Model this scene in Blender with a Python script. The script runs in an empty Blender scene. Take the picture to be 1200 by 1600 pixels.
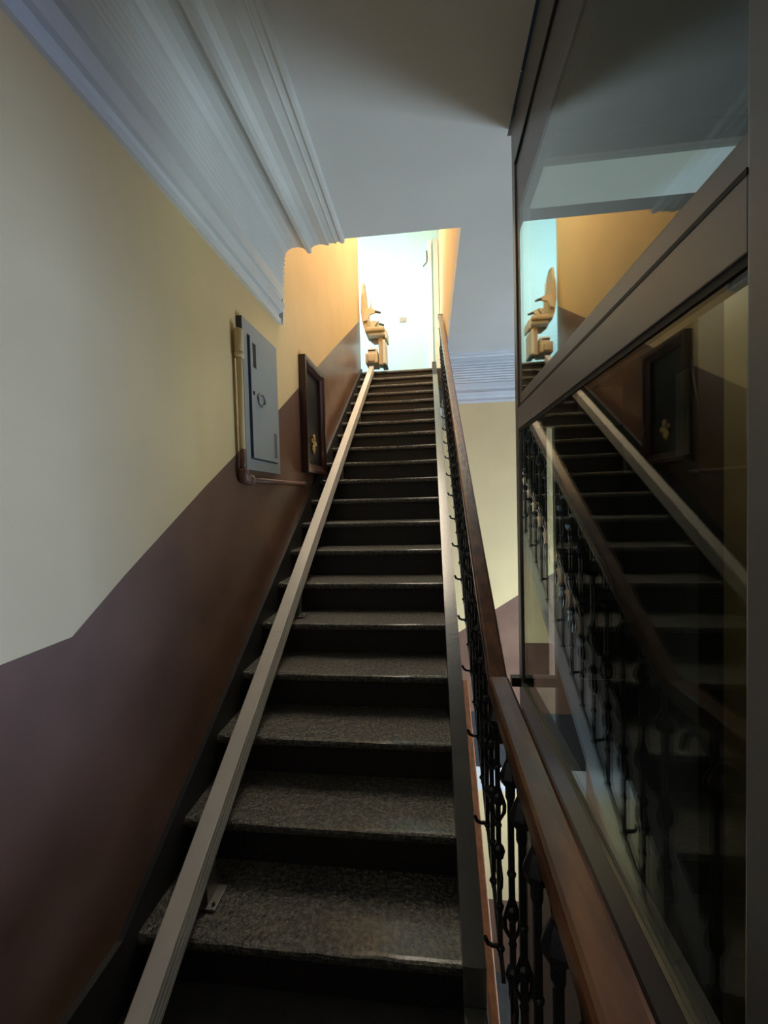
import bpy, bmesh, math, random
from mathutils import Vector, Matrix
random.seed(7)
scene = bpy.context.scene
col = scene.collection

# ------------------------------------------------------------------ camera
def cam_axes(yaw, pitch, roll):
    f = Vector((-math.sin(yaw)*math.cos(pitch), math.cos(yaw)*math.cos(pitch), math.sin(pitch)))
    r = Vector((math.cos(yaw), math.sin(yaw), 0)); u = r.cross(f)
    c, s = math.cos(roll), math.sin(roll)
    return r*c+u*s, -r*s+u*c, f
cam_d = bpy.data.cameras.new('camera'); cam = bpy.data.objects.new('camera', cam_d); col.objects.link(cam)
R_, U_, F_ = cam_axes(0.1123, -0.03384, -0.02596)
m = Matrix((R_, U_, -F_)).transposed().to_4x4(); m.translation = Vector((0, 0, 1.533))
cam.matrix_world = m
cam_d.sensor_fit = 'HORIZONTAL'; cam_d.sensor_width = 36; cam_d.lens = 653.354/1200*36; cam_d.clip_start = .02
scene.camera = cam

# ------------------------------------------------------------------ world, light, exposure
w = bpy.data.worlds.new('world'); scene.world = w; w.use_nodes = True
w.node_tree.nodes['Background'].inputs[0].default_value = (.62, .8, 1, 1)
w.node_tree.nodes['Background'].inputs[1].default_value = .6
scene.view_settings.view_transform = 'Standard'; scene.view_settings.look = 'None'
scene.view_settings.gamma = 1; scene.view_settings.exposure = 0.0
scene.view_settings.use_curve_mapping = False
scene.cycles.use_denoising = True
scene.cycles.max_bounces = 10; scene.cycles.diffuse_bounces = 6; scene.cycles.glossy_bounces = 6
scene.cycles.transparent_max_bounces = 16; scene.cycles.sample_clamp_indirect = 6
def area(name, loc, direction, sx, sy, power, color):
    d = bpy.data.lights.new(name, 'AREA'); d.shape = 'RECTANGLE'; d.size = sx; d.size_y = sy
    d.energy = power; d.color = color
    o = bpy.data.objects.new(name, d); col.objects.link(o); o.location = loc
    o.rotation_euler = Vector(direction).to_track_quat('-Z', 'Y').to_euler()
    return o
# daylight entering through the skylight over the flight and the three windows of the stairwell
area('skylight_daylight', (-.37, 4.3, 6.22), (0, 0, -1), 1.0, 2.8, 100, (1.0, .88, .68))
area('upper_window_daylight', (-2.3, 6.85, 4.9), (1, .12, -.1), 1.0, 1.9, 40, (.66, .95, 1.1))
area('landing_window_daylight', (3.1, -.85, 1.55), (-1, .4, 0), 1.7, 1.3, 180, (.48, .78, 1.62))
area('lower_window_daylight', (3.1, 3.7, -1.0), (-1, .25, .05), 2.0, 2.6, 310, (.68, .90, 1.08))

# ------------------------------------------------------------------ materials
MATS = {}
def nt(name):
    mt = bpy.data.materials.new(name); mt.use_nodes = True; MATS[name] = mt
    n = mt.node_tree; b = n.nodes['Principled BSDF']
    return mt, n, b
def mat(name, color, rough=.6, metal=0, var=.12, scale=6, bump=0, bscale=60, color2=None, spec=.5, detail=5, coat=0, stretch=None, lo=.35, hi=.7):
    mt, n, b = nt(name)
    tc = n.nodes.new('ShaderNodeTexCoord'); src = tc.outputs['Object']
    if stretch:
        mp = n.nodes.new('ShaderNodeMapping'); mp.inputs['Scale'].default_value = stretch
        n.links.new(src, mp.inputs[0]); src = mp.outputs[0]
    nz = n.nodes.new('ShaderNodeTexNoise'); nz.inputs['Scale'].default_value = scale; nz.inputs['Detail'].default_value = detail
    n.links.new(src, nz.inputs['Vector'])
    rp = n.nodes.new('ShaderNodeValToRGB')
    c2 = color2 or tuple(c*(1-var) for c in color)
    rp.color_ramp.elements[0].position = lo; rp.color_ramp.elements[1].position = hi
    rp.color_ramp.elements[0].color = (*c2, 1); rp.color_ramp.elements[1].color = (*color, 1)
    n.links.new(nz.outputs['Fac'], rp.inputs[0]); n.links.new(rp.outputs[0], b.inputs['Base Color'])
    b.inputs['Roughness'].default_value = rough; b.inputs['Metallic'].default_value = metal
    b.inputs['Specular IOR Level'].default_value = spec
    if coat: b.inputs['Coat Weight'].default_value = coat; b.inputs['Coat Roughness'].default_value = .15
    if bump:
        n2 = n.nodes.new('ShaderNodeTexNoise'); n2.inputs['Scale'].default_value = bscale; n2.inputs['Detail'].default_value = 4
        n.links.new(src, n2.inputs['Vector'])
        bp = n.nodes.new('ShaderNodeBump'); bp.inputs['Strength'].default_value = bump; bp.inputs['Distance'].default_value = .01
        n.links.new(n2.outputs['Fac'], bp.inputs['Height']); n.links.new(bp.outputs[0], b.inputs['Normal'])
    return mt
YEL = mat('yellow_wall_paint', (.74, .54, .265), .75, var=.07, scale=2.5, bump=.06, bscale=14)
DADO = mat('brown_enamel_dado', (.22, .115, .072), .33, var=.3, scale=3, bump=.10, bscale=9, spec=.5)
WHITE = mat('white_plaster', (.62, .60, .565), .8, var=.06, scale=2, bump=.05, bscale=18)
CORN = mat('white_moulding_paint', (.68, .67, .63), .5, var=.08, scale=4)
UPWHITE = mat('white_upper_wall', (.84, .88, .88), .7, var=.03, scale=2)
STONE = mat('grey_stair_stone', (.15, .134, .10), .32, color2=(.018, .016, .012), scale=62, detail=10, bump=1.0, bscale=95, lo=.42, hi=.66, spec=1.0, coat=.35)
RISER = mat('black_riser_paint', (.018, .0135, .013), .5, var=.3, scale=9, bump=.1, bscale=20)
SKIRT = mat('dark_grey_skirting', (.045, .043, .043), .5, var=.3, scale=10)
STRING = mat('grey_string_stone', (.06, .062, .06), .3, var=.3, scale=16, bump=.08, bscale=60, spec=1.0, coat=.9)
FLOORM = mat('dark_landing_stone', (.05, .047, .043), .5, var=.4, scale=12, bump=.1)
WOOD = mat('varnished_handrail_wood', (.20, .075, .028), .3, color2=(.06, .022, .011), scale=9, bump=.12, bscale=14, stretch=(4, .6, 4), coat=.3, detail=7)
WOODL = mat('orange_lower_handrail_wood', (.34, .12, .04), .4, var=.4, scale=9, stretch=(4, .6, 4))
IRON = mat('black_wrought_iron', (.012, .012, .013), .33, var=.3, scale=30, bump=.15, bscale=70)
ALU = mat('brushed_aluminium', (.74, .70, .64), .36, metal=.15, var=.05, scale=20, bump=.02)
STEEL = mat('bracket_steel', (.25, .24, .22), .4, metal=.8, var=.1)
CABIN = mat('grey_cabinet_paint', (.31, .315, .29), .5, var=.08, scale=7, bump=.04, bscale=20)
BLUE = mat('blue_grey_door_edge', (.055, .07, .115), .5)
DARK = mat('black_slot', (.01, .01, .01), .7)
GREYSLOT = mat('grey_vent_slot', (.12, .12, .12), .7)
DWOOD = mat('dark_brown_case_wood', (.06, .022, .018), .28, var=.35, scale=9, stretch=(3, 3, .6))
GOLD = mat('gilt_metal', (.85, .62, .25), .4, metal=.4, var=.3, scale=30)
FRAME = mat('bronze_anodised_aluminium', (.22, .205, .20), .36, metal=.3, var=.06, scale=5, bump=.02)
GASKET_GAP = mat('black_rubber_and_gap_shade', (.004, .004, .004), .6)
PANEL = mat('black_shaft_panel', (.014, .015, .014), .45, var=.3)
CAR = mat('olive_car_panel', (.22, .18, .10), .35, var=.25, scale=5)
CARRAIL = mat('dull_car_rail', (.16, .15, .11), .35, metal=.5)
BEIGE = mat('beige_chair_plastic', (.60, .49, .32), .5, var=.06, scale=5)
CUSH = mat('tan_chair_upholstery', (.60, .47, .28), .65, var=.15, scale=12, bump=.1)
CREAM = mat('cream_chair_trim', (.72, .70, .62), .5)
PLAQ = mat('greyish_switch_plastic', (.50, .46, .42), .5)
PIPEY = mat('yellow_painted_pipe', (.66, .49, .25), .6, var=.1)
PIPEB = mat('brown_painted_pipe', (.20, .10, .075), .45, var=.15)
SHAFT = mat('blue_grey_shaft_plaster', (.16, .20, .23), .8, var=.15, scale=2)

def glass_mat():
    mt = bpy.data.materials.new('lift_glass'); mt.use_nodes = True; n = mt.node_tree
    n.nodes.remove(n.nodes['Principled BSDF']); out = n.nodes['Material Output']
    tr = n.nodes.new('ShaderNodeBsdfTransparent'); tr.inputs[0].default_value = (.90, .94, .91, 1)
    gl = n.nodes.new('ShaderNodeBsdfGlossy'); gl.inputs['Roughness'].default_value = .0; gl.inputs[0].default_value = (.97, 1, .98, 1)
    ge = n.nodes.new('ShaderNodeNewGeometry'); dt = n.nodes.new('ShaderNodeVectorMath'); dt.operation = 'DOT_PRODUCT'
    n.links.new(ge.outputs['Normal'], dt.inputs[0]); n.links.new(ge.outputs['Incoming'], dt.inputs[1])
    def mth(op, a, b):
        k = n.nodes.new('ShaderNodeMath'); k.operation = op
        for q, v in enumerate((a, b)):
            if v is None: continue
            if isinstance(v, (int, float)): k.inputs[q].default_value = v
            else: n.links.new(v, k.inputs[q])
        return k.outputs[0]
    # Schlick reflectance of one glass surface, the same on either face
    c = mth('ABSOLUTE', dt.outputs['Value'], None); p5 = mth('POWER', mth('SUBTRACT', 1, c), 4.6)
    R = mth('ADD', mth('MULTIPLY', p5, .95), .05)
    mx = n.nodes.new('ShaderNodeMixShader'); n.links.new(R, mx.inputs[0])
    n.links.new(tr.outputs[0], mx.inputs[1]); n.links.new(gl.outputs[0], mx.inputs[2]); n.links.new(mx.outputs[0], out.inputs[0])
    return mt
GLASS = glass_mat()
def window_mat():
    mt, n, b = nt('daylit_window_glass')
    b.inputs['Base Color'].default_value = (.8, .9, 1, 1); b.inputs['Roughness'].default_value = .1
    b.inputs['Emission Color'].default_value = (.75, .9, 1, 1); b.inputs['Emission Strength'].default_value = 2.5
    return mt
WGLASS = window_mat()

# ------------------------------------------------------------------ mesh helpers
def link(name, me, mats, parent=None, smooth=False):
    o = bpy.data.objects.new(name, me); col.objects.link(o)
    for mm in (mats if isinstance(mats, (list, tuple)) else [mats]): me.materials.append(mm)
    if smooth:
        for p in me.polygons: p.use_smooth = True
    if parent: o.parent = parent
    return o
def from_bm(bm, name):
    bmesh.ops.recalc_face_normals(bm, faces=bm.faces)
    me = bpy.data.meshes.new(name); bm.to_mesh(me); bm.free(); return me
def add_box(bm, x0, x1, y0, y1, z0, z1, bev=0):
    v = [bm.verts.new(p) for p in ((x0,y0,z0),(x1,y0,z0),(x1,y1,z0),(x0,y1,z0),(x0,y0,z1),(x1,y0,z1),(x1,y1,z1),(x0,y1,z1))]
    f = [bm.faces.new([v[i] for i in q]) for q in ((3,2,1,0),(4,5,6,7),(0,1,5,4),(1,2,6,5),(2,3,7,6),(3,0,4,7))]
    if bev:
        ed = list({e for ff in f for e in ff.edges})
        bmesh.ops.bevel(bm, geom=ed, offset=bev, segments=2, affect='EDGES', profile=.6)
def box(name, x0, x1, y0, y1, z0, z1, mt, parent=None, bev=0):
    bm = bmesh.new(); add_box(bm, min(x0,x1), max(x0,x1), min(y0,y1), max(y0,y1), min(z0,z1), max(z0,z1), bev)
    return link(name, from_bm(bm, name), mt, parent)
def add_prism(bm, poly, vec):
    """closed prism from a polygon (list of 3D points) swept by vec"""
    vec = Vector(vec); a = [bm.verts.new(p) for p in poly]; b = [bm.verts.new(Vector(p)+vec) for p in poly]
    k = len(poly)
    bm.faces.new(a); bm.faces.new(b[::-1])
    for i in range(k): bm.faces.new((a[i], b[i], b[(i+1) % k], a[(i+1) % k]))
def prism(name, poly, vec, mt, parent=None, tri=True):
    bm = bmesh.new(); add_prism(bm, poly, vec)
    if tri: bmesh.ops.triangulate(bm, faces=[f for f in bm.faces if len(f.verts) > 4], ngon_method='EAR_CLIP')
    return link(name, from_bm(bm, name), mt, parent)
def add_tube(bm, pts, r, seg=8, closed=False):
    pts = [Vector(p) for p in pts]; n = len(pts); rings = []
    rr = r if isinstance(r, (list, tuple)) else [r]*n
    prev = None
    for i, p in enumerate(pts):
        if closed: t = pts[(i+1) % n]-pts[i-1]
        else: t = pts[min(i+1, n-1)]-pts[max(i-1, 0)]
        t.normalize()
        ref = prev if prev else (Vector((1,0,0)) if abs(t.x) < .9 else Vector((0,0,1)))
        s = (ref-t*ref.dot(t)).normalized(); prev = s; q = t.cross(s)
        rings.append([bm.verts.new(p+(s*math.cos(a)+q*math.sin(a))*rr[i]) for a in (2*math.pi*j/seg for j in range(seg))])
    for i in range(n if closed else n-1):
        a, b = rings[i], rings[(i+1) % n]
        for j in range(seg): bm.faces.new((a[j], a[(j+1) % seg], b[(j+1) % seg], b[j]))
    if not closed: bm.faces.new(rings[0][::-1]); bm.faces.new(rings[-1])
def tube(name, pts, r, mt, parent=None, seg=10, closed=False):
    bm = bmesh.new(); add_tube(bm, pts, r, seg, closed); return link(name, from_bm(bm, name), mt, parent, True)
def add_lathe(bm, prof, seg=10, origin=(0,0,0)):
    ox, oy, oz = origin
    rings = [[bm.verts.new((ox+r*math.cos(2*math.pi*j/seg), oy+r*math.sin(2*math.pi*j/seg), oz+z)) for j in range(seg)] for r, z in prof]
    for a, b in zip(rings, rings[1:]):
        for j in range(seg): bm.faces.new((a[j], a[(j+1) % seg], b[(j+1) % seg], b[j]))
    bm.faces.new(rings[0][::-1]); bm.faces.new(rings[-1])
def thing(name, label, cat, loc=(0,0,0), group=None):
    o = bpy.data.objects.new(name, None); col.objects.link(o); o.location = loc; o.empty_display_size = .1
    o['label'] = label; o['category'] = cat
    if group: o['group'] = group
    return o
def par(o, root):
    """parent keeping world coordinates (meshes are modelled in world space)"""
    o.parent = root; o.matrix_parent_inverse = Matrix.Translation(-Vector(root.location)); return o
def tag(o, label, cat, group=None):
    o['label'] = label; o['category'] = cat
    if group: o['group'] = group
    return o
def struct(o, label=None):
    o['kind'] = 'structure'
    if label: o['label'] = label
    return o

# ------------------------------------------------------------------ key dimensions
T, RS, Y0 = .2629, .17, 1.184           # tread, riser, first nosing
SL = RS/T
def N(y): return RS+(y-Y0)*SL            # nosing line
XL, XS0, XS1, XR = -.975, .06, .125, .178 # left wall, tread right end, string outer face, handrail centre
ZC, YF, YO, XO = 3.2, 5.2, 2.7, .222      # ceiling, far wall, opening front edge, opening right edge
XG, YE0, YE1 = .41, .50, 2.0              # lift glass plane, near and far side of the lift
ZTOP, YLAND = 3.4, Y0+19*T
ZU = 6.25

# ------------------------------------------------------------------ left wall with sloping dado
DL = [(-1.8, 1.176), (1.02, 1.178), (1.225, 1.308), (1.722, 1.60), (2.68, 2.135), (4.3, 3.08), (6.13, 4.13)]
bm = bmesh.new()
for (ya, za), (yb, zb) in zip(DL, DL[1:]):
    for mi, (lo0, lo1, hi0, hi1) in enumerate(((za, zb, ZU, ZU), (-4.6, -4.6, za, zb))):
        f = bm.faces.new([bm.verts.new(p) for p in ((XL, ya, lo0), (XL, yb, lo1), (XL, yb, hi1), (XL, ya, hi0))]); f.material_index = mi
bmesh.ops.remove_doubles(bm, verts=bm.verts, dist=1e-4)
back = bmesh.ops.extrude_face_region(bm, geom=list(bm.faces))
for v in [g for g in back['geom'] if isinstance(g, bmesh.types.BMVert)]: v.co.x -= .22
struct(link('wall_left', from_bm(bm, 'wall_left'), [YEL, DADO]), 'yellow wall with brown dado sloping up along the stairs')
# skirting along the steps
sk = [(-1.8, -.02), (1.0, -.02), (1.05, -.25), (6.13, N(6.13)-.4), (6.13, N(6.13)+.06), (1.12, N(1.12)+.085), (1.02, .21), (-1.8, .21)]
struct(prism('baseboard_left', [(XL-.01, y, z) for y, z in sk], (.03, 0, 0), SKIRT))

# ------------------------------------------------------------------ ceiling, cornice, floor
def slab(name, boxes, mt, kindlabel=None):
    bm = bmesh.new()
    for b in boxes: add_box(bm, *b)
    return struct(link(name, from_bm(bm, name), mt), kindlabel)
slab('ceiling', [(XL-.2, XO, -1.9, YO, ZC, ZC+.2), (XO, XG-.02, -1.9, YF+.2, ZC, ZC+.2), (XG-.02, 3.3, YE1+.06, YF+.2, ZC, ZC+.2),
                 (1.55, 3.3, -1.9, YE1+.06, ZC, ZC+.2), (XG-.02, 1.55, -1.9, YE0-.1, ZC, ZC+.2)], WHITE)
slab('floor', [(XL-.2, XS1, -1.9, Y0+.06, -.2, 0), (XS1, 3.3, -1.9, YE0-.12, -.2, 0)], FLOORM)
slab('floor_lower', [(XL-.2, 3.3, -1.9, YF+.3, -4.7, -4.5)], FLOORM)
slab('floor_upper', [(-2.6, XO+.2, YLAND+.035, 7.6, ZTOP-.25, ZTOP)], FLOORM)

def cornice_profile():
    """offset from wall, drop below ceiling; walked from the foot on the wall to the ceiling edge"""
    p = [(.0, .50), (.020, .50), (.022, .472), (.006, .466), (.004, .448), (.012, .434), (.032, .430), (.036, .415), (.050, .384), (.022, .378), (.018, .346), (.042, .341), (.048, .286), (.036, .281), (.037, .267)]
    n = 7; d0, d1 = .262, .072
    for i in range(n):
        a = d0+(d1-d0)*i/n; b = d0+(d1-d0)*(i+1)/n
        for s in (.06, .2, .4, .6, .8, .94): p.append((.052+.016*i/n-.020*math.sin(math.pi*s), a+(b-a)*s))
    p += [(.064, .068), (.066, .050), (.085, .030), (.11, .020), (.15, .018), (.185, .028), (.205, .046), (.212, .064), (.236, .066), (.240, .052), (.240, .030),
          (.262, .018), (.30, .013), (.330, .020), (.352, .026), (.358, .024), (.358, .012), (.392, .014), (.402, .020), (.406, .018), (.406, .008), (.425, .010), (.438, .022), (.454, .020), (.460, .008), (.462, 0)]
    return p
CP = cornice_profile()
def moulding(name, pts, corner, vec, mt):
    """profile swept by vec, its ends closed by a fan to the wall and ceiling corner"""
    bm = bmesh.new(); vec = Vector(vec)
    a = [bm.verts.new(p) for p in pts]; b = [bm.verts.new(Vector(p)+vec) for p in pts]
    for i in range(len(pts)-1): bm.faces.new((a[i], a[i+1], b[i+1], b[i]))
    cz = corner[2]
    def cap(vv, sh):
        wp = []
        for p in pts:
            q = Vector(corner)
            if cz-p[2] > .067: q.z = p[2]                       # back to the wall
            else:                                               # up to the ceiling
                if abs(corner[0]-p[0]) > 1e-6: q.x = p[0]
                if abs(corner[1]-p[1]) > 1e-6: q.y = p[1]
            wp.append(bm.verts.new(q+sh))
        for i in range(len(pts)-1): bm.faces.new((vv[i], vv[i+1], wp[i+1], wp[i]))
    cap(a, Vector((0, 0, 0))); cap(b, vec)
    return link(name, from_bm(bm, name), mt)
tr1 = moulding('trim_1', [(XL+o, -1.85, ZC-d) for o, d in CP], (XL, -1.85, ZC), (0, YO+1.85+.012, 0), CORN)
struct(tr1, 'white fluted cornice along the left wall under the ceiling')
# end return of the cornice where the ceiling stops
ep = [(.0, .50), (.03, .50), (.036, .40), (.036, .08), (.0, .08)]
tr = prism('cornice_end_cap', [(XL+o, YO+.012, ZC-d) for o, d in ep], (0, .022, 0), CORN, tr1)
CPF = [(o*.42, d*1.1) for o, d in CP]
struct(moulding('trim_2', [(XO+.0, YF-o, ZC-d) for o, d in CPF], (XO, YF, ZC), (3.1-XO, 0, 0), CORN), 'white moulded cornice on the far wall behind the lift')

# ------------------------------------------------------------------ far wall, right wall, back wall
def far_wall():
    bm = bmesh.new(); b0 = .12
    def zd(x): return -.28 if x < b0 else -.28+(x-b0)*SL
    xs = [XL-.2, b0, XO, 3.3]
    for xa, xb in zip(xs, xs[1:]):
        zt = 2.35 if xb <= XO+1e-6 else ZC+.2
        bands = [(zd(xa), zd(xb), zt, zt, 0), (-1.15, -1.15, zd(xa), zd(xb), 1), (-1.85, -1.85, -1.15, -1.15, 3), (-2.15, -2.15, -1.85, -1.85, 2), (-3.55, -3.55, -2.15, -2.15, 0), (-4.6, -4.6, -3.55, -3.55, 1)]
        for l0, l1, h0, h1, mi in bands:
            f = bm.faces.new([bm.verts.new(p) for p in ((xa, YF, l0), (xb, YF, l1), (xb, YF, h1), (xa, YF, h0))]); f.material_index = mi
    bmesh.ops.remove_doubles(bm, verts=bm.verts, dist=1e-4)
    bk = bmesh.ops.extrude_face_region(bm, geom=list(bm.faces))
    for v in [g for g in bk['geom'] if isinstance(g, bmesh.types.BMVert)]: v.co.y += .2
    return struct(link('wall_far', from_bm(bm, 'wall_far'), [YEL, DADO, WHITE, SKIRT]), 'yellow far wall with brown dado beyond the lift')
far_wall()
slab('wall_right', [(3.2, 3.4, -1.9, YF+.2, -4.6, ZC+.2)], YEL)
slab('landing_light_baffle', [(.62, .74, -1.8, YE0-.031, 2.15, ZC), (.62, .74, -1.8, YE0-.031, 0, 1.05)], YEL)  # unseen lintel and parapet, added to cut the landing window's light
slab('wall_back', [(XL-.2, 3.3, -2.0, -1.8, -4.6, ZC+.2)], YEL)
# upper stairwell
slab('wall_upper_right', [(XO, XO+.2, YO-.0, 7.6, ZC+.2, ZU), (XO, XO+.2, YF+.2, 7.6, 2.4, ZC+.2)], YEL)
slab('wall_upper_front', [(XL-.2, XO+.2, YO-.2, YO-.001, ZC+.2, ZU)], YEL)
PALE = mat('pale_blue_upper_wall', (.58, .82, .87), .7, var=.03, scale=2)
slab('wall_upper_far', [(-2.6, XO+.2, 7.4, 7.6, ZTOP-.3, ZU)], PALE)
slab('wall_upper_left', [(-2.6, -2.4, 6.0, 7.6, ZTOP-.3, ZU), (-2.6, XL-.22, 5.95, 6.13, ZTOP-.3, ZU)], UPWHITE)
slab('ceiling_upper', [(-2.6, XO+.2, YO-.2, 7.6, ZU, ZU+.15)], UPWHITE)
def window(name, label, axis, c, a0, a1, z0, z1, depth=.05):
    """frame and panes lying in a wall; axis x: plane X=c, axis z: skylight at Z=c (z0,z1 are X extents)"""
    root = bpy.data.objects.new(name, None); col.objects.link(root); root['kind'] = 'structure'; root['label'] = label
    def B(n, p0, p1, q0, q1, d0, d1, mt):
        if axis == 'x': return box(n, c+d0, c+d1, p0, p1, q0, q1, mt, root)
        return box(n, q0, q1, p0, p1, c+d0, c+d1, mt, root)
    fw = .05; mid = (a0+a1)/2
    B('window_frame', a0-fw, a0, z0-fw, z1+fw, -depth, depth, UPWHITE); B('window_frame', a1, a1+fw, z0-fw, z1+fw, -depth, depth, UPWHITE)
    B('window_frame', a0, a1, z0-fw, z0, -depth, depth, UPWHITE); B('window_frame', a0, a1, z1, z1+fw, -depth, depth, UPWHITE)
    B('mullion', mid-.02, mid+.02, z0, z1, -depth*.6, depth*.6, UPWHITE)
    B('pane', a0, mid-.02, z0, z1, -.005, .005, WGLASS); B('pane', mid+.02, a1, z0, z1, -.005, .005, WGLASS)
    return root
window('window_1', 'tall window behind the landing lighting the left wall', 'x', 3.18, -1.7, .0, .9, 2.2)
window('window_2', 'large window of the lower storey on the right wall', 'x', 3.18, 2.7, 4.7, -2.3, .3)
window('window_3', 'window at the side of the upper landing', 'x', -2.39, 6.35, 7.35, 3.95, 5.85)
window('window_4', 'skylight above the upper flight', 'z', ZU-.01, 2.9, 5.7, -.87, .13)

# ------------------------------------------------------------------ staircase
stair = thing('staircase', 'dark stone staircase rising straight ahead to the bright upper landing', 'staircase', (-.45, Y0, 0))
def tread_mesh(seed, depth):
    rnd = random.Random(seed); bm = bmesh.new(); nx = 26
    prof = [(.0, -.036), (-.004, -.030), (-.006, -.018), (-.004, -.007), (.003, -.001), (.012, 0), (.05, 0), (.12, 0), (depth, 0), (depth, -.036)]
    cols = []
    ch = [(rnd.uniform(.1, .9), rnd.uniform(.01, .03), rnd.uniform(.002, .006)) for _ in range(4)]
    for i in range(nx+1):
        s = i/nx; x = XL+.02+(XS0-XL-.02)*s
        wear = -.005*math.exp(-((s-.55)/.3)**2)
        nick = sum(a*math.exp(-((s-c)/wd)**2) for c, wd, a in ch)
        c_ = []
        for j, (y, z) in enumerate(prof):
            yy, zz = y, z
            if 1 <= j <= 5: yy += nick+rnd.uniform(-.0008, .0008)
            if j >= 4 and j < 9 and j != 8: zz += wear*(1 if j < 7 else .6)
            c_.append(bm.verts.new((x, yy, zz)))
        cols.append(c_)
    for a, b in zip(cols, cols[1:]):
        for j in range(len(prof)): bm.faces.new((a[j], b[j], b[(j+1) % len(prof)], a[(j+1) % len(prof)]))
    bm.faces.new(cols[0]); bm.faces.new(cols[-1][::-1])
    return from_bm(bm, 'tread')
tm = [tread_mesh(s, T+.045) for s in range(5)]
for me in tm:
    me.materials.append(STONE)
    for p in me.polygons: p.use_smooth = False
bmr = bmesh.new(); add_box(bmr, XL+.02, XS0, 0, .02, -RS+.001, -.0365); rm = from_bm(bmr, 'riser'); rm.materials.append(RISER)
for k in range(20):
    o = bpy.data.objects.new('tread', tm[k % 5]); col.objects.link(o); o.location = (0, Y0+k*T, RS*(k+1)); par(o, stair)
    o = bpy.data.objects.new('riser', rm); col.objects.link(o); o.location = (0, Y0+k*T+.024, RS*(k+1)); par(o, stair)
ya, yb = Y0+.06, YLAND+.25
par(prism('flight_slab', [(XL+.021, ya, N(ya)-.215), (XL+.021, yb, N(yb)-.235), (XL+.021, yb, N(yb)-.40), (XL+.021, ya, N(ya)-.40)], (XS0-XL-.021, 0, 0), WHITE), stair)
# outer string with flat stone top
ys0, ys1 = Y0-.03, Y0+17.45*T
par(prism('outer_string', [(XS0+.001, ys0, max(N(ys0)+.05, .14)), (XS0+.001, ys1, N(ys1)+.05), (XS0+.001, ys1, N(ys1)-.38), (XS0+.001, ys0+.3, N(ys0)-.25), (XS0+.001, ys0, -.2)], (XS1-XS0, 0, 0), STRING), stair)
ys2 = YLAND+.3
par(prism('outer_string', [(XS0+.001, ys1+.001, N(ys1)-.01), (XS0+.001, ys2, N(ys2)-.01), (XS0+.001, ys2, N(ys2)-.38), (XS0+.001, ys1+.001, N(ys1)-.38)], (XS1-XS0, 0, 0), RISER), stair)
struct(box('trim_3', XS0, XS1, -1.7, Y0-.031, 0, .085, STRING, None, .006), 'grey stone kerb along the open edge of the landing')

# ------------------------------------------------------------------ railings
def rail_section(wd, h):
    return [(-wd*.5, -h*.75), (-wd*.36, -h), (wd*.36, -h), (wd*.5, -h*.75), (wd*.5, -h*.25), (wd*.44, -h*.06), (wd*.34, 0), (-wd*.34, 0), (-wd*.44, -h*.06), (-wd*.5, -h*.25)]
def rail_mesh(name, pts, wd, h, mt, nsub=8):
    bm = bmesh.new(); sec = rail_section(wd, h); rings = []
    for p in pts: rings.append([bm.verts.new((p[0]+a, p[1], p[2]+b)) for a, b in sec])
    k = len(sec)
    for a, b in zip(rings, rings[1:]):
        for j in range(k): bm.faces.new((a[j], a[(j+1) % k], b[(j+1) % k], b[j]))
    bm.faces.new(rings[0]); bm.faces.new(rings[-1][::-1])
    return link(name, from_bm(bm, name), mt)
HR = lambda y: 1.012+(y-Y0)*SL           # top of the handrail over the flight
def baluster_mesh(H, gap, slope):
    """forged bar with knops, a cup under the rail, side leaves and an arch to the next bar"""
    bm = bmesh.new()
    add_box(bm, -.007, .007, -.007, .007, -.02, H)
    for z, r, hh in ((.0, .014, .02), (.13, .013, .03), (.30, .019, .05), (.38, .011, .02), (.46, .017, .045), (.56, .012, .02)):
        add_lathe(bm, [(.006, z-hh/2), (r*.8, z-hh*.28), (r, z), (r*.8, z+hh*.28), (.006, z+hh/2)], 8)
    z = H-.14
    add_lathe(bm, [(.007, z-.06), (.012, z-.045), (.012, z-.02), (.022, z-.008), (.026, z+.01), (.018, z+.03), (.009, z+.05)], 8)
    for s in (-1, 1):
        add_tube(bm, [(0, s*.006, .20), (0, s*.028, .215), (0, s*.034, .245), (0, s*.022, .27), (0, s*.007, .285)], [.004, .007, .007, .006, .003], 6)
        add_tube(bm, [(s*.004, 0, .39), (s*.018, 0, .42), (s*.019, 0, .44), (s*.004, 0, .50)], [.003, .006, .006, .003], 6)
    pts = []
    for i in range(9):
        a = math.pi*i/8; y = gap*.5-gap*.5*math.cos(a); pts.append((0, y, H-.125+.075*math.sin(a)+y*slope))
    add_tube(bm, pts, .0075, 6)
    return from_bm(bm, 'baluster')
srail = thing('stair_railing', 'black wrought iron stair railing with long wooden handrail climbing the flight', 'railing', (XR, Y0, 0))
yy = [Y0-.01+(5.78-Y0)*i/14 for i in range(15)]
par(rail_mesh('handrail', [(XR, y, HR(y)) for y in yy], .054, .05, WOOD), srail)
par(box('rail_end_plate', XR-.03, XR+.034, 5.78, 5.80, HR(5.78)-.055, HR(5.78)+.005, DWOOD), srail)
bmS = baluster_mesh(.835, T/2, SL); bmS.materials.append(IRON)
bmk = bmesh.new(); add_tube(bmk, [(XS1+.0085-XR, 0, .03), (XS1+.016-XR, 0, .012), (XS1+.03-XR, 0, .006), (0, 0, .008)], .0065, 7); bkm = from_bm(bmk, 'bracket'); bkm.materials.append(IRON)
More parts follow.
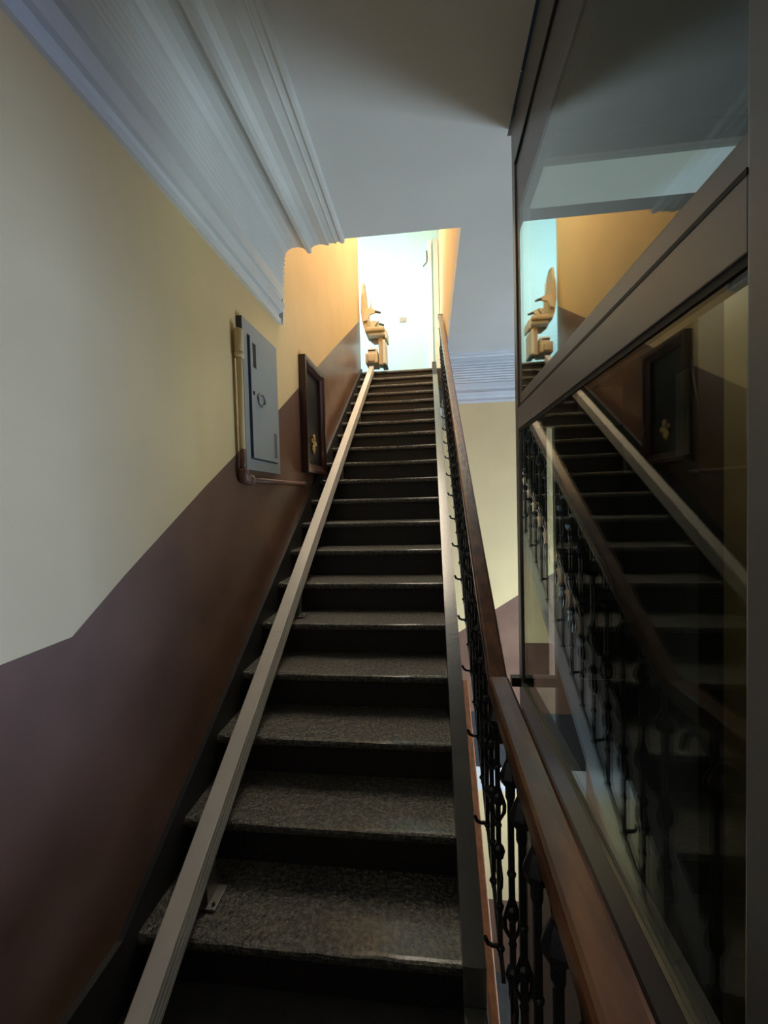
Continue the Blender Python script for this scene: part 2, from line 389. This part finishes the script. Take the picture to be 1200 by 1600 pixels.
for i in range(35):
    y = Y0+.055+i*T/2
    if y > 5.72: break
    o = bpy.data.objects.new('baluster', bmS); col.objects.link(o); zb = HR(y)-.04-.835; o.location = (XR, y, zb); par(o, srail)
    if i % 2 == 0:
        o = bpy.data.objects.new('bracket', bkm); col.objects.link(o); o.location = (XR, y, zb+.0); par(o, srail)
par(prism('bottom_bar', [(XR-.006, Y0, HR(Y0)-.885), (XR-.006, 5.72, HR(5.72)-.885), (XR-.006, 5.72, HR(5.72)-.868), (XR-.006, Y0, HR(Y0)-.868)], (.012, 0, 0), IRON), srail)

lrail = thing('landing_railing', 'level wooden handrail with black iron balusters in the right foreground', 'railing', (XR, 0, 0))
par(rail_mesh('handrail', [(XR-.002, 1.172-i*.3, 1.028) for i in range(8)], .060, .055, WOOD), lrail)
bmL = baluster_mesh(.94, .13, 0); bmL.materials.append(IRON)
for i in range(13):
    y = 1.03-i*.13
    o = bpy.data.objects.new('baluster', bmL); col.objects.link(o); o.location = (XR, y, .035); par(o, lrail)
    if i % 2 == 0:
        o = bpy.data.objects.new('bracket', bkm); col.objects.link(o); o.location = (XR, y, .035); par(o, lrail)
par(box('bottom_bar', XR-.006, XR+.006, -.6, 1.1, .02, .036, IRON), lrail)
# handrail of the flight one storey below, seen down the stairwell
par_low = rail_mesh('lower_handrail', [(.305, y, -1.15+(y-3.0)*SL) for y in (1.6, 2.5, 3.4, 4.25)], .06, .05, WOODL)
tag(par_low, 'orange wooden handrail of the flight below, seen down the gap', 'handrail')

# ------------------------------------------------------------------ lift enclosure
lift = thing('lift_enclosure', 'bronze framed glass lift enclosure filling the right side', 'lift', (XG+.5, 1.2, -4.5))
def L(name, *a, **k): return par(box(name, *a, **k), lift)
x0, x1 = XG-.008, XG+.045
L('corner_post', x0, x1, YE1-.028, YE1+.03, -4.5, ZC+.2, FRAME, bev=.003)
L('near_post', x0, x1+.02, YE0-.02, YE0+.085, -.2, ZC+.2, FRAME, bev=.003)
L('top_beam', x0, x1, YE0+.085, YE1-.028, 3.005, 3.199, FRAME, bev=.002)
L('upper_sash', x0+.008, x1, YE0+.085, YE1-.028, 2.775, 3.0, FRAME, bev=.002)
L('upper_sash', x0+.008, x1, YE0+.085, YE1-.028, 1.932, 1.985, FRAME, bev=.002)
L('middle_beam', x0, x1, YE0+.085, YE1-.028, 1.830, 1.926, FRAME, bev=.002)
L('upper_sash', x0+.008, x1, YE1-.085, YE1-.03, 1.985, 2.775, FRAME, bev=.002)
L('gasket_gap_strip', x0+.004, x1-.01, YE0+.085, YE1-.03, 1.816, 1.831, GASKET_GAP)
L('gasket_gap_strip', x0-.001, x1-.01, YE0+.085, YE1-.03, 1.925, 1.934, GASKET_GAP)  # flush black strip painted in for the shadow gap below the upper sash
L('gasket_gap_strip', x0-.001, x1-.01, YE0+.085, YE1-.03, 2.997, 3.008, GASKET_GAP)
L('gasket_gap_strip', x0+.012, x1-.01, YE1-.034, YE1-.027, .66, 1.82, GASKET_GAP)
L('bottom_beam', x0, x1, YE0+.085, YE1-.028, .545, .655, FRAME, bev=.002)
L('bottom_beam', x0+.004, x1, YE0+.085, YE1-.028, .40, .54, PANEL, bev=.002)
L('glass_bead', x0-.002, x0+.006, YE0+.085, YE1-.028, .653, .658, CARRAIL)
L('skirt_panel', XG, XG+.012, YE0, YE1-.03, -4.5, .40, PANEL)
L('glass_pane', XG, XG+.006, YE0+.085, YE1-.028, .655, 1.836, GLASS)
L('glass_pane', XG, XG+.006, YE0+.085, YE1-.06, 1.985, 2.775, GLASS)
# far side of the shaft
L('cross_beam', XG-.05, 1.5, YE1-.01, YE1+.03, .63, .672, PANEL)
L('cross_beam', x1, 1.5, YE1-.02, YE1+.03, 3.02, 3.11, PANEL)
L('cross_beam', x1, 1.5, YE1-.02, YE1+.03, 1.835, 2.0, FRAME)
L('mullion', x1+.001, .530, YE1-.01, YE1+.02, .69, 1.835, PANEL)
L('mullion', .566, .66, YE1-.01, YE1+.03, -4.5, 1.835, PANEL)
L('glass_pane', x1+.001, .566, YE1+.004, YE1+.008, -.8, .63, GLASS)
L('side_panel', .66, 1.5, YE1, YE1+.012, -4.5, .63, PANEL)
L('side_panel', .66, 1.5, YE1, YE1+.012, .672, 1.835, PANEL)
L('glass_pane', .456, 1.5, YE1+.004, YE1+.008, 2.82, 3.02, GLASS)
L('side_panel', .456, 1.5, YE1, YE1+.012, 2.0, 2.82, PANEL)
L('back_panel', 1.5, 1.53, YE0, YE1, -4.5, 2.95, PANEL)
L('back_panel', 1.5, 1.53, YE0, YE1+.03, 2.95, 6.0, SHAFT)
L('front_panel', x1+.02, 1.53, YE0-.03, YE0, 0, ZC+.2, PANEL)
L('shaft_wall', x1, 1.53, YE1+.031, YE1+.05, 3.111, 6.0, SHAFT)
L('shaft_wall', x1, 1.53, YE0-.03, YE0, ZC+.2, 6.0, SHAFT)
L('shaft_wall', XG-.02, XG, YE0, YE1+.05, ZC+.2, 6.0, SHAFT)
# lift car seen through the lower pane
car = thing('lift_car', 'dim olive lift car behind the lower glass pane', 'lift car', (1.0, 1.0, -.6))
def Cc(name, *a, **k): return par(box(name, *a, **k), car)
cx = .80
Cc('door_post', cx-.01, cx+.06, 1.34, 1.46, -.6, 2.28, PANEL)
Cc('door_leaf', cx+.03, cx+.05, 1.46, 1.92, -.6, 2.28, PANEL)
Cc('roof', cx, 1.44, YE0+.02, 1.94, 2.28, 2.31, PANEL)
Cc('car_floor', cx, 1.44, YE0+.02, 1.94, -.66, -.6, PANEL)
Cc('rear_wall', 1.44, 1.46, YE0+.02, 1.94, -.66, 2.28, CAR)
Cc('side_wall', cx+.06, 1.44, 1.40, 1.42, -.6, 2.28, CAR)
Cc('handrail', 1.40, 1.43, YE0+.03, 1.38, -.03, .0, CARRAIL)
Cc('kick_rail', 1.40, 1.43, YE0+.03, 1.38, -.36, -.33, CARRAIL)
Cc('kick_panel', 1.428, 1.439, YE0+.03, 1.38, -.33, -.05, PANEL)
Cc('lock_plate', cx-.022, cx-.011, 1.365, 1.435, 1.64, 1.90, CARRAIL, bev=.004)
par(tube('lock_cable', [(cx-.02, 1.36, 1.92), (cx-.03, 1.335, 1.86), (cx-.03, 1.315, 1.78), (cx-.03, 1.33, 1.68), (cx-.02, 1.35, 1.62)], .007, GASKET_GAP, seg=8), car)
lampm, n_, b_ = nt('added_car_lamp'); b_.inputs['Emission Color'].default_value = (1, .86, .6, 1); b_.inputs['Emission Strength'].default_value = 9.0  # added lamp, out of view, to brighten the olive car panels
Cc('added_lamp_panel', 1.02, 1.22, .85, 1.15, 2.270, 2.279, lampm)

# ------------------------------------------------------------------ stairlift rail
srl = thing('stairlift_rail', 'long aluminium stairlift track running up the left side of the steps', 'stairlift rail', (-.8, 1.2, 0))
def rail_profile():
    xr, xl = -.772, -.838; t_ = .13
    p = [(xl, t_-.10), (xl, t_-.003), (xl+.003, t_), (xr-.003, t_), (xr, t_-.003)]
    for a, b in ((.022, .027), (.05, .056), (.074, .079)): p += [(xr, t_-a), (xr-.005, t_-a-.001), (xr-.005, t_-b), (xr, t_-b-.001)]
    p += [(xr, t_-.10)]
    return p
def make_track():
    segs = [.90, 2.05, 3.55, 5.1, 6.03]
    for a, b in zip(segs, segs[1:]):
        poly = [(x, a+.0006, N(a)+h) for x, h in rail_profile()]
        par(prism('track_section', poly, (0, b-a-.0012, (b-a-.0012)*SL), ALU), srl)
    for k in (0, 4, 9, 13, 18):
        y = Y0+k*T+.13; z = RS*(k+1)+.001
        par(box('foot_plate', -.80, -.745, y-.045, y+.045, z, z+.008, STEEL, None, .001), srl)
        par(box('foot_bracket', -.798, -.776, y-.03, y+.03, z+.008, N(y)+.032, STEEL), srl)
        par(tube('bolt', [(-.757, y-.028, z+.006), (-.757, y-.028, z+.013)], .006, DARK, seg=8), srl)
make_track()

# ------------------------------------------------------------------ stairlift chair at the head of the track
chair = thing('stairlift_chair', 'beige folded stairlift chair parked at the head of the track', 'stairlift', (-.78, 6.2, ZTOP))
def CH(name, *a, **k): return par(box(name, *a, **k), chair)
yc = 6.20
CH('carriage', -.895, -.715, yc-.17, yc+.17, 3.475, 3.625, BEIGE, bev=.02)
CH('carriage_cover', -.86, -.725, yc-.14, yc+.14, 3.625, 3.70, CREAM, bev=.02)
CH('cover_slot', -.855, -.745, yc-.144, yc-.138, 3.655, 3.672, DARK)
CH('track_clamp', -.85, -.76, yc-.22, yc-.165, 3.49, 3.58, BEIGE, bev=.008)
CH('pillar', -.708, -.635, yc-.09, yc+.09, 3.47, 3.90, BEIGE, bev=.012)
CH('footrest', -.64, -.60, yc-.17, yc+.17, 3.46, 3.80, CREAM, bev=.01)
CH('footrest_hinge', -.66, -.585, yc-.12, yc+.12, 3.445, 3.475, STEEL, bev=.006)
CH('seat_base', -.84, -.60, yc-.16, yc+.16, 3.87, 3.915, CREAM, bev=.012)
CH('seat_cushion', -.89, -.605, yc-.2, yc+.2, 3.915, 3.985, CUSH, bev=.025)
par(prism('seat_bracket', [(-.86, yc-.03, 3.87), (-.60, yc-.03, 3.87), (-.63, yc-.03, 3.80), (-.78, yc-.03, 3.80)], (0, .06, 0), STEEL), chair)
CH('seat_front', -.605, -.575, yc-.15, yc+.15, 3.82, 3.95, CREAM, bev=.012)
def back_mesh():
    bm = bmesh.new()
    pr_ = [(-.885, 3.94), (-.915, 4.02), (-.938, 4.20), (-.935, 4.36), (-.925, 4.48), (-.925, 4.60), (-.910, 4.645), (-.893, 4.63), (-.886, 4.55), (-.880, 4.42), (-.860, 4.28), (-.850, 4.16), (-.845, 4.02), (-.855, 3.95)]
    rings = []
    for s in (-1, -.92, -.6, 0, .6, .92, 1):
        sc = 1-.22*(abs(s) > .95); rings.append([])
        cxm = sum(p[0] for p in pr_)/len(pr_)
        for x, z in pr_:
            wz = .20 if z < 4.4 else .20-.07*min(1, (z-4.4)/.24)
            rings[-1].append(bm.verts.new((cxm+(x-cxm)*sc, yc+s*wz, z)))
    k = len(pr_)
    for a, b in zip(rings, rings[1:]):
        for j in range(k): bm.faces.new((a[j], a[(j+1) % k], b[(j+1) % k], b[j]))
    bm.faces.new(rings[0]); bm.faces.new(rings[-1][::-1])
    bmesh.ops.triangulate(bm, faces=[f for f in bm.faces if len(f.verts) > 4])
    return from_bm(bm, 'backrest')
par(link('backrest', back_mesh(), CUSH, None), chair)
CH('headrest_cap', -.912, -.892, yc-.06, yc+.06, 4.615, 4.66, GREYSLOT, bev=.006)
for s in (-1, 1):
    y = yc+s*.215
    par(prism('armrest', [(-.90, y-.018, 4.05), (-.86, y-.018, 4.22), (-.80, y-.018, 4.235), (-.73, y-.018, 4.20), (-.73, y-.018, 4.155), (-.80, y-.018, 4.14), (-.84, y-.018, 4.06)], (0, .036, 0), BEIGE), chair)
    par(tube('arm_grip', [(-.735, y, 4.178), (-.70, y, 4.172), (-.648, y, 4.155)], [.018, .020, .014], GREYSLOT, seg=8), chair)
par(tube('raised_arm', [(-.79, yc-.2, 4.22), (-.785, yc-.2, 4.38)], .010, CREAM, seg=8), chair)
par(tube('control_lever', [(-.73, yc-.2, 3.985), (-.685, yc-.2, 4.045)], .008, GREYSLOT, seg=8), chair)

# ------------------------------------------------------------------ left wall fittings
cab = thing('electrical_cabinet', 'grey metal electrical cabinet with ring handle on the left wall', 'cabinet', (XL, 2.33, 1.70))
def Cb(name, *a, **k): return par(box(name, *a, **k), cab)
cx0 = XL+.001
ca, cb, cz0, cz1 = 2.09, 2.575, 1.70, 2.49
Cb('frame', cx0, cx0+.028, ca, ca+.055, cz0, cz1, CABIN); Cb('frame', cx0, cx0+.028, cb-.04, cb, cz0, cz1, CABIN)
Cb('frame', cx0, cx0+.028, ca+.055, cb-.04, cz0, cz0+.06, CABIN); Cb('frame', cx0, cx0+.028, ca+.055, cb-.04, cz1-.07, cz1, CABIN)
Cb('frame_edge', cx0+.001, cx0+.0275, ca-.003, ca, cz0, cz1, SKIRT)
Cb('recess', cx0, cx0+.012, ca+.055, cb-.04, cz0+.06, cz1-.07, DARK)
cdoor = Cb('door', cx0+.020, cx0+.040, ca+.066, cb-.046, cz0+.067, cz1-.078, CABIN)
bpy.context.view_layer.update()
def keep(o, p):
    o.parent = p; o.matrix_parent_inverse = p.matrix_world.inverted(); return o
keep(box('door_edge', cx0+.018, cx0+.0395, ca+.062, ca+.0665, cz0+.067, cz1-.078, BLUE), cdoor)
keep(box('door_slot', cx0+.0395, cx0+.041, ca+.095, ca+.135, cz1-.235, cz1-.105, DARK), cdoor)
keep(box('vent_slot', cx0+.0395, cx0+.041, cb-.115, cb-.075, cz0+.09, cz0+.24, GREYSLOT), cdoor)
keep(tube('keyhole', [(cx0+.038, ca+.093, 2.115), (cx0+.043, ca+.093, 2.115)], .011, DARK, seg=10), cdoor)
keep(tube('ring_handle', [(cx0+.046, ca+.185+.045*math.cos(a), 2.095+.034*math.sin(a)) for a in (2*math.pi*i/16 for i in range(16))], .0045, STEEL, seg=6, closed=True), cdoor)
keep(tube('ring_lug', [(cx0+.038, ca+.14, 2.105), (cx0+.05, ca+.14, 2.105)], .008, STEEL, seg=8), cdoor)

pipe = thing('wall_pipe', 'painted conduit pipe beside the grey cabinet, bending right below it', 'pipe', (XL+.03, 2.05, 1.65))
px = XL+.028; py = 2.048
def P(o): return par(o, pipe)
P(tube('upper_pipe', [(px, py, 2.30), (px, py, 1.80)], .016, PIPEY)); P(tube('lower_pipe', [(px, py, 1.80), (px, py, 1.69)], .016, PIPEB))
P(tube('sleeve', [(px, py, 2.27), (px, py, 2.275), (px, py, 2.40), (px, py, 2.405)], [.019, .023, .023, .018], PIPEY))
P(tube('sleeve_collar', [(px, py, 2.262), (px, py, 2.285)], .0255, PIPEY))
P(tube('elbow', [(px, py, 1.70), (px, py, 1.672), (px, py+.008, 1.652), (px, py+.03, 1.645), (px, py+.06, 1.645)], .026, PIPEB))
P(tube('elbow_collar', [(px, py+.05, 1.645), (px, py+.085, 1.645)], .030, PIPEB))
P(tube('cross_pipe', [(px, py+.06, 1.645), (px, 3.08, 1.652)], .015, PIPEB)); P(tube('end_cap', [(px, 3.04, 1.652), (px, 3.075, 1.652), (px-.01, 3.095, 1.652), (px-.026, 3.10, 1.652)], .019, PIPEB))

case = thing('wall_case', 'dark brown wooden framed case hung on the wall above the steps', 'wall case', (XL, 3.4, 1.75))
def W(name, *a, **k): return par(box(name, *a, **k), case)
wa, wb, wz0, wz1 = 3.11, 3.685, 1.745, 2.635; fw = .075
W('back_panel', cx0, cx0+.008, wa+.02, wb-.02, wz0+.02, wz1-.02, PANEL)
def frame_side(name, o0, o1, i0, i1):
    """frame member with an outer raised edge and an inner slope: o = outer corners, i = inner corners (y,z)"""
    bm = bmesh.new(); h0, h1 = .055, .030
    def q(p, x): return bm.verts.new((cx0+x, p[0], p[1]))
    def mixp(a, b, t): return (a[0]+(b[0]-a[0])*t, a[1]+(b[1]-a[1])*t)
    A = [q(o0, 0), q(o0, h0), q(mixp(o0, i0, .35), h0), q(mixp(o0, i0, .45), h0-.012), q(i0, h1), q(i0, .0)]
    B = [q(o1, 0), q(o1, h0), q(mixp(o1, i1, .35), h0), q(mixp(o1, i1, .45), h0-.012), q(i1, h1), q(i1, .0)]
    for j in range(6): bm.faces.new((A[j], A[(j+1) % 6], B[(j+1) % 6], B[j]))
    bm.faces.new(A[::-1]); bm.faces.new(B)
    return par(link(name, from_bm(bm, name), DWOOD), case)
O = [(wa, wz0), (wb, wz0), (wb, wz1), (wa, wz1)]; I = [(wa+fw, wz0+fw), (wb-fw, wz0+fw), (wb-fw, wz1-fw), (wa+fw, wz1-fw)]
for i in range(4): frame_side('frame_side', O[i], O[(i+1) % 4], I[i], I[(i+1) % 4])
bm = bmesh.new()
for i in range(13):
    a = random.uniform(0, 6.28); rr = random.uniform(.0, .075); s = random.uniform(.014, .03)
    c_ = Vector((cx0+.016, 3.42+rr*math.cos(a)*.9, 1.975+rr*math.sin(a)*1.5))
    bmesh.ops.create_icosphere(bm, subdivisions=1, radius=s, matrix=Matrix.Translation(c_) @ Matrix.Diagonal((.4, 1, 1.2, 1)))
tag(link('gilt_ornament', from_bm(bm, 'gilt_ornament'), GOLD), 'small gilt ornament low inside the dark brown wall case', 'ornament')

# ------------------------------------------------------------------ upper landing details
sw = thing('switch_plate', 'small pale switch plate on the bright upper landing wall', 'switch plate', (-.41, 7.4, 4.6))
par(box('plate', -.475, -.36, 7.385, 7.399, 4.585, 4.665, PLAQ, None, .003), sw)
for i in range(3): par(box('rocker', -.465+i*.034, -.438+i*.034, 7.379, 7.386, 4.60, 4.65, PLAQ, None, .002), sw)
dr = bpy.data.objects.new('door_1', None); col.objects.link(dr); dr['kind'] = 'structure'; dr['label'] = 'white door frame beside the right edge of the upper landing'
keep(box('door_jamb', .03, .10, 7.33, 7.4, ZTOP, 5.9, UPWHITE, None, .005), dr)
keep(box('door_jamb', .13, .215, 7.30, 7.4, ZTOP, 5.9, CREAM, None, .005), dr)
keep(tube('door_closer', [(.02, 7.32, 5.72), (.025, 7.30, 5.60), (.02, 7.30, 5.52), (-.04, 7.27, 5.44)], .012, GREYSLOT, seg=6), dr)
